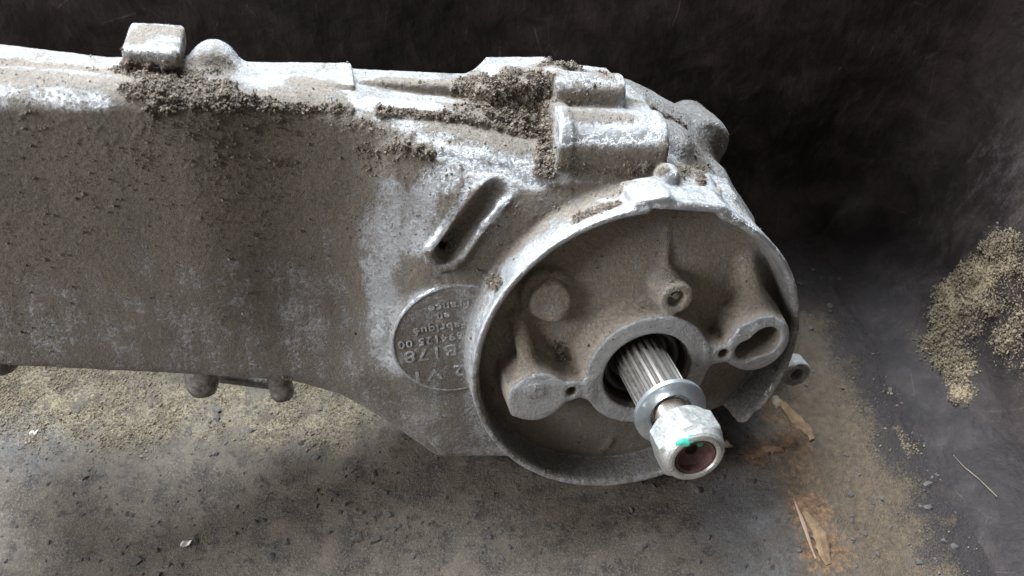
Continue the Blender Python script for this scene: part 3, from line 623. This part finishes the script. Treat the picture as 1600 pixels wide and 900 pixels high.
sheet = np.maximum(sstep(3.4,-1.0,xe-Pf[:,0]), sstep(6.5,2.5,YB-Pf[:,1]))
brow = gb([(1330,640,5,.8),(1380,720,5,.9),(1400,800,5,.9),(1430,860,5,.9),(1350,520,5,.8),(1300,450,4,.7),(1250,560,3,.6),(1290,760,4,.8),(1250,860,3,.6)], Pf)
rustf = gb([(1210,640,2,.6),(1240,690,2,.7),(1180,705,1.6,.7),(1265,800,1.8,.8),(1290,860,2.0,.8),(1250,740,1.8,.5),(1230,600,2,.5),(1285,480,3,.45),(1270,420,2.4,.4)], Pf)
bluf = gb([(1150,800,4,.7),(1130,660,3,.8),(1180,860,4,.6),(60,700,3,.6),(20,680,3,.6),(120,720,3,.4),(1060,850,4,.4)], Pf)
z = (fbm(Pf*[.25,.25,1],3,71)-.5)*.35+(fbm(Pf*[1.6,1.6,1],3,72)-.5)*.10+sawf*.10*fbm(Pf*[4,4,1],2,73)

Pf[:,2] = z
fo = mesh_obj('floor', Pf*.01, grid_quads(nx,ny), M_FLOOR, None, True, attrs={'sawdust':sawf,'rust':rustf,'bluish':bluf,'sheet':sheet,'brown':brow}); fo['kind'] = 'structure'
# walls: one soft sheet of dark plastic, standing behind and on the right with a rounded corner; parameter s runs along the base
HT = 19.5
nb, nz = 420, 170; FR = 3.2
t = np.linspace(0, 1, nb); base = []
Lb = 60+XR0+FR; pc = np.array([XR0+FR, YB+FR]); pe = np.array([XR0+FR+slope*(YB+14), -14.]); Lr = np.linalg.norm(pe-pc); sarr = t*(Lb+Lr)
Pw = []
zz = np.r_[np.linspace(0, 1, 40)**2*FR-.02, np.linspace(FR, HT, nz-40+1)[1:]]
for s_ in sarr:
    a = s_-Lb; rr = 1.6
    w1 = .5*(1+math.tanh(a/rr)); dirv = (pe-pc)/Lr
    xback = -60+min(s_, Lb)
    sa = rr*.5*math.log(1+math.exp(2*a/rr)) if a < 20 else a          # soft corner
    bx = -60+s_-sa+0 ; p0 = np.array([bx, YB+FR])+dirv*sa
    Pw.append(p0)
Pw = np.array(Pw); wl = .5*(1+np.tanh((sarr-Lb)/1.8))
lean = np.c_[.34*wl, -.0*wl]
q_ = np.clip(1-zz/FR, 0, 1); fil = FR*(1-np.sqrt(1-q_**2+1e-9)); inw = np.c_[-wl, -(1-wl)]; W = (inw[:,None,:]*fil[None,:,None]+Pw[:,None,:]+lean[:,None,:]*zz[None,:,None]).reshape(-1,2); Zw = np.tile(zz, nb)
Wp = np.c_[W, Zw]
wob = (fbm(Wp*.09,3,81)-.5)*2.2*sstep(-.5,5,Zw)+(fbm(Wp*.5,3,82)-.5)*.25
wlr = np.repeat(wl, nz); Wp[:,1] += wob*(1-wlr); Wp[:,0] += wob*wlr*.8
def wpx(p): 
    X = (p-[0,0,CAMZ]) @ CW; return np.c_[800-F*X[:,0]/X[:,2], 450+F*X[:,1]/X[:,2]]
wq = wpx(Wp)
def wb(lst):
    r = np.zeros(len(Wp))
    for x, y, rad, a in lst:
        j = np.argmin(np.hypot(wq[:,0]-x, wq[:,1]-y)+(wq[:,1]>1e4)*1e5); r = np.maximum(r, a*sstep(rad, rad*.3, np.linalg.norm(Wp-Wp[j], axis=1)))
    return r
saww = wb([(1560,450,4,.44),(1500,520,3.5,.42),(1590,520,3,.42),(1560,400,1.8,.75),(1530,430,1.8,.8),(1500,460,1.8,.85),(1480,490,1.5,.8),(1550,470,1.4,.6),(1470,530,1.2,.7),(1500,570,1.3,.75),(1505,610,.9,.8),(1570,530,1.1,.65),(1590,500,1.2,.6),(1575,380,1,.7),(1465,560,.8,.5),(1490,590,.9,.7),(1400,700,1.5,.4)])
scuf = wb([(1560,260,3.5,.55),(1590,330,3,.6),(1500,340,3,.35),(1260,140,2.2,.55),(1300,180,2,.45),(1350,145,1.2,.55),(1410,55,1.2,.6),(1390,95,1,.5),(1300,230,1.6,.4),(1450,220,2.5,.3),(1560,650,5,.25),(1580,780,5,.28),(1500,720,4,.2)])
wbr = .12*sstep(5.5,.5,Zw+(fbm(Wp*.5,3,88)-.5)*5)*wlr*sstep(34,28,Wp[:,1]+0*Zw)
wo = mesh_obj('dark_wall', Wp*.01, grid_quads(nb,nz)[:, ::-1], M_WALL, None, True, attrs={'sawdust':saww,'scuff':scuf,'brown':wbr}); wo['kind'] = 'structure'
# ---------------------------------------------------------------- grit and sawdust lying about
def simple_saw(name, a, b): return simple(name, a, b, .9, 0, 2, .02)
M_SAW = simple_saw('pale_sawdust', (.16,.122,.078), (.07,.052,.033)); M_GRIT = simple_saw('dark_grit', (.03,.027,.025), (.07,.06,.055)); M_WOOD = simple_saw('torn_wood', (.17,.11,.06), (.08,.05,.026)); M_STRAW = simple_saw('dry_straw', (.24,.20,.14), (.15,.12,.09))
M_CHALK = simple_saw('pale_chip', (.55,.5,.44), (.4,.36,.3))
def pickfield(Pp, wt_, n, seed):
    g = np.random.default_rng(seed); wt_ = wt_/wt_.sum(); i = g.choice(len(Pp), n, p=wt_); return Pp[i]+g.normal(size=(n,3))*[.1,.1,0], g
vis = (wpx(Pf)[:,0] > -150)&(wpx(Pf)[:,0] < 1750)&(wpx(Pf)[:,1] < 1000)
p, g = pickfield(Pf, vis*np.clip(sawf-.3,0,1)**1.5*sstep(.35,.6,fbm(Pf*.9,4,97)), 9000, 5); crumbs('floor_sawdust', p+[0,0,.02], g.lognormal(-3.7,.45,9000).clip(.01,.08), M_SAW, None, 6)
setp(bpy.data.objects['floor_sawdust'], label='pale sawdust grains scattered over the dark floor', category='sawdust')
p, g = pickfield(Pf, vis*(.25+fbm(Pf*.5,3,91)**3*3), 2600, 7); crumbs('floor_grit', p+[0,0,.02], g.lognormal(-2.7,.5,2600).clip(.03,.2), M_GRIT, None, 8, .6)
setp(bpy.data.objects['floor_grit'], label='dark crumbs of grit and grime covering the floor', category='grit')
p, g = pickfield(Wp, np.clip(saww-.25,0,1)**1.2*(wq[:,1] > 300)*sstep(.40,.62,fbm(Wp*1.1,4,95)), 9000, 9); crumbs('wall_sawdust', p+[-.05,0,.03], g.lognormal(-3.45,.35,9000).clip(.015,.07), M_SAW, None, 10)
setp(bpy.data.objects['wall_sawdust'], label='golden sawdust clinging to the dark wall at the right', category='sawdust')
def splinter(name, a, b, wd, m, label, cat, seed, group=None):
    rg = random.Random(seed); A = Vector(ground(*a, z=.12)); B = Vector(ground(*b, z=.10)); n = 16; d = (B-A).normalized(); sd = d.cross(Vector((0,0,1))).normalized()
    v = []; f = []; c0_ = (A+B)/2
    for i in range(n):
        t_ = i/(n-1); c = A.lerp(B, t_)+sd*wd*.5*math.sin(t_*5+seed)+Vector((0,0,.05*math.sin(t_*7+seed))); ww = wd*(.25+.9*math.sin(math.pi*min(max(t_,.06),.94))**.6)*(.8+.35*rg.random())
        for k in range(6):
            an = math.pi*k/3+.2; v.append(c-c0_+sd*ww*math.cos(an)+Vector((0,0,1))*ww*.22*math.sin(an))
    for i in range(n-1):
        for k in range(6): f.append((i*6+k, i*6+(k+1)%6, (i+1)*6+(k+1)%6, (i+1)*6+k))
    f.append(tuple(range(6))[::-1]); f.append(tuple((n-1)*6+k for k in range(6)))
    o = mesh_obj(name, [tuple(x*.01) for x in v], f, m, None, False); o.location = c0_*.01; setp(o, label=label, category=cat)
    if group: o['group'] = group
    return o
splinter('wood_splinter', (1226,628), (1268,688), .26, M_WOOD, 'long pale wood splinter on the floor just below the pierced ear', 'wood splinter', 1, 'wood splinters on the floor')
splinter('wood_splinter', (1172,712), (1222,700), .2, M_WOOD, 'short orange wood splinter on the floor beside the nut', 'wood splinter', 2, 'wood splinters on the floor')
splinter('wood_splinter', (1258,800), (1300,880), .28, M_WOOD, 'broad orange wood splinter near the bottom edge below the nut', 'wood splinter', 3, 'wood splinters on the floor')
splinter('wood_splinter', (1238,775), (1276,872), .07, M_RUST, 'thin reddish splinter alongside the broad orange one', 'wood splinter', 4, 'wood splinters on the floor')
splinter('wood_chip', (1206,622), (1228,634), .24, M_STRAW, 'small straw coloured chip on the floor under the ear', 'wood chip', 5)
splinter('pale_chip', (1133,688), (1140,700), .16, M_CHALK, 'tiny pale chip on the floor right next to the nut', 'chip', 6)
splinter('pale_chip', (286,846), (296,852), .16, M_CHALK, 'tiny white chip on the floor at bottom left', 'chip', 7)
splinter('pale_chip', (50,674), (57,678), .15, M_CHALK, 'tiny pinkish chip on the floor at the left edge', 'chip', 8)
def strand(pts, r, m, name, label, cat):
    v = []; f = []; pts = [Vector(p) for p in pts]
    for i, p_ in enumerate(pts):
        for k in range(5): a = 2*math.pi*k/5; v.append(p_+Vector((0,r*math.cos(a),r*math.sin(a))))
    for i in range(len(pts)-1):
        for k in range(5): f.append((i*5+k, i*5+(k+1)%5, (i+1)*5+(k+1)%5, (i+1)*5+k))
    c = pts[0]; o = mesh_obj(name, [tuple((x-c)*.01) for x in v], f, m, None, True); o.location = c*.01; setp(o, label=label, category=cat)
def wpt(x, y, off=.12):
    j = np.argmin(np.hypot(wq[:,0]-x, wq[:,1]-y)); return Wp[j]+[-off,-off*.3,off*.3]
strand([wpt(1493,712),wpt(1512,728),wpt(1535,748),wpt(1557,771)], .022, M_STRAW, 'straw_strand', 'thin pale straw stuck to the dark wall at lower right', 'straw')
print('verts', len(VERT), 'quads', len(QUAD), 'parts', len(PARTS))
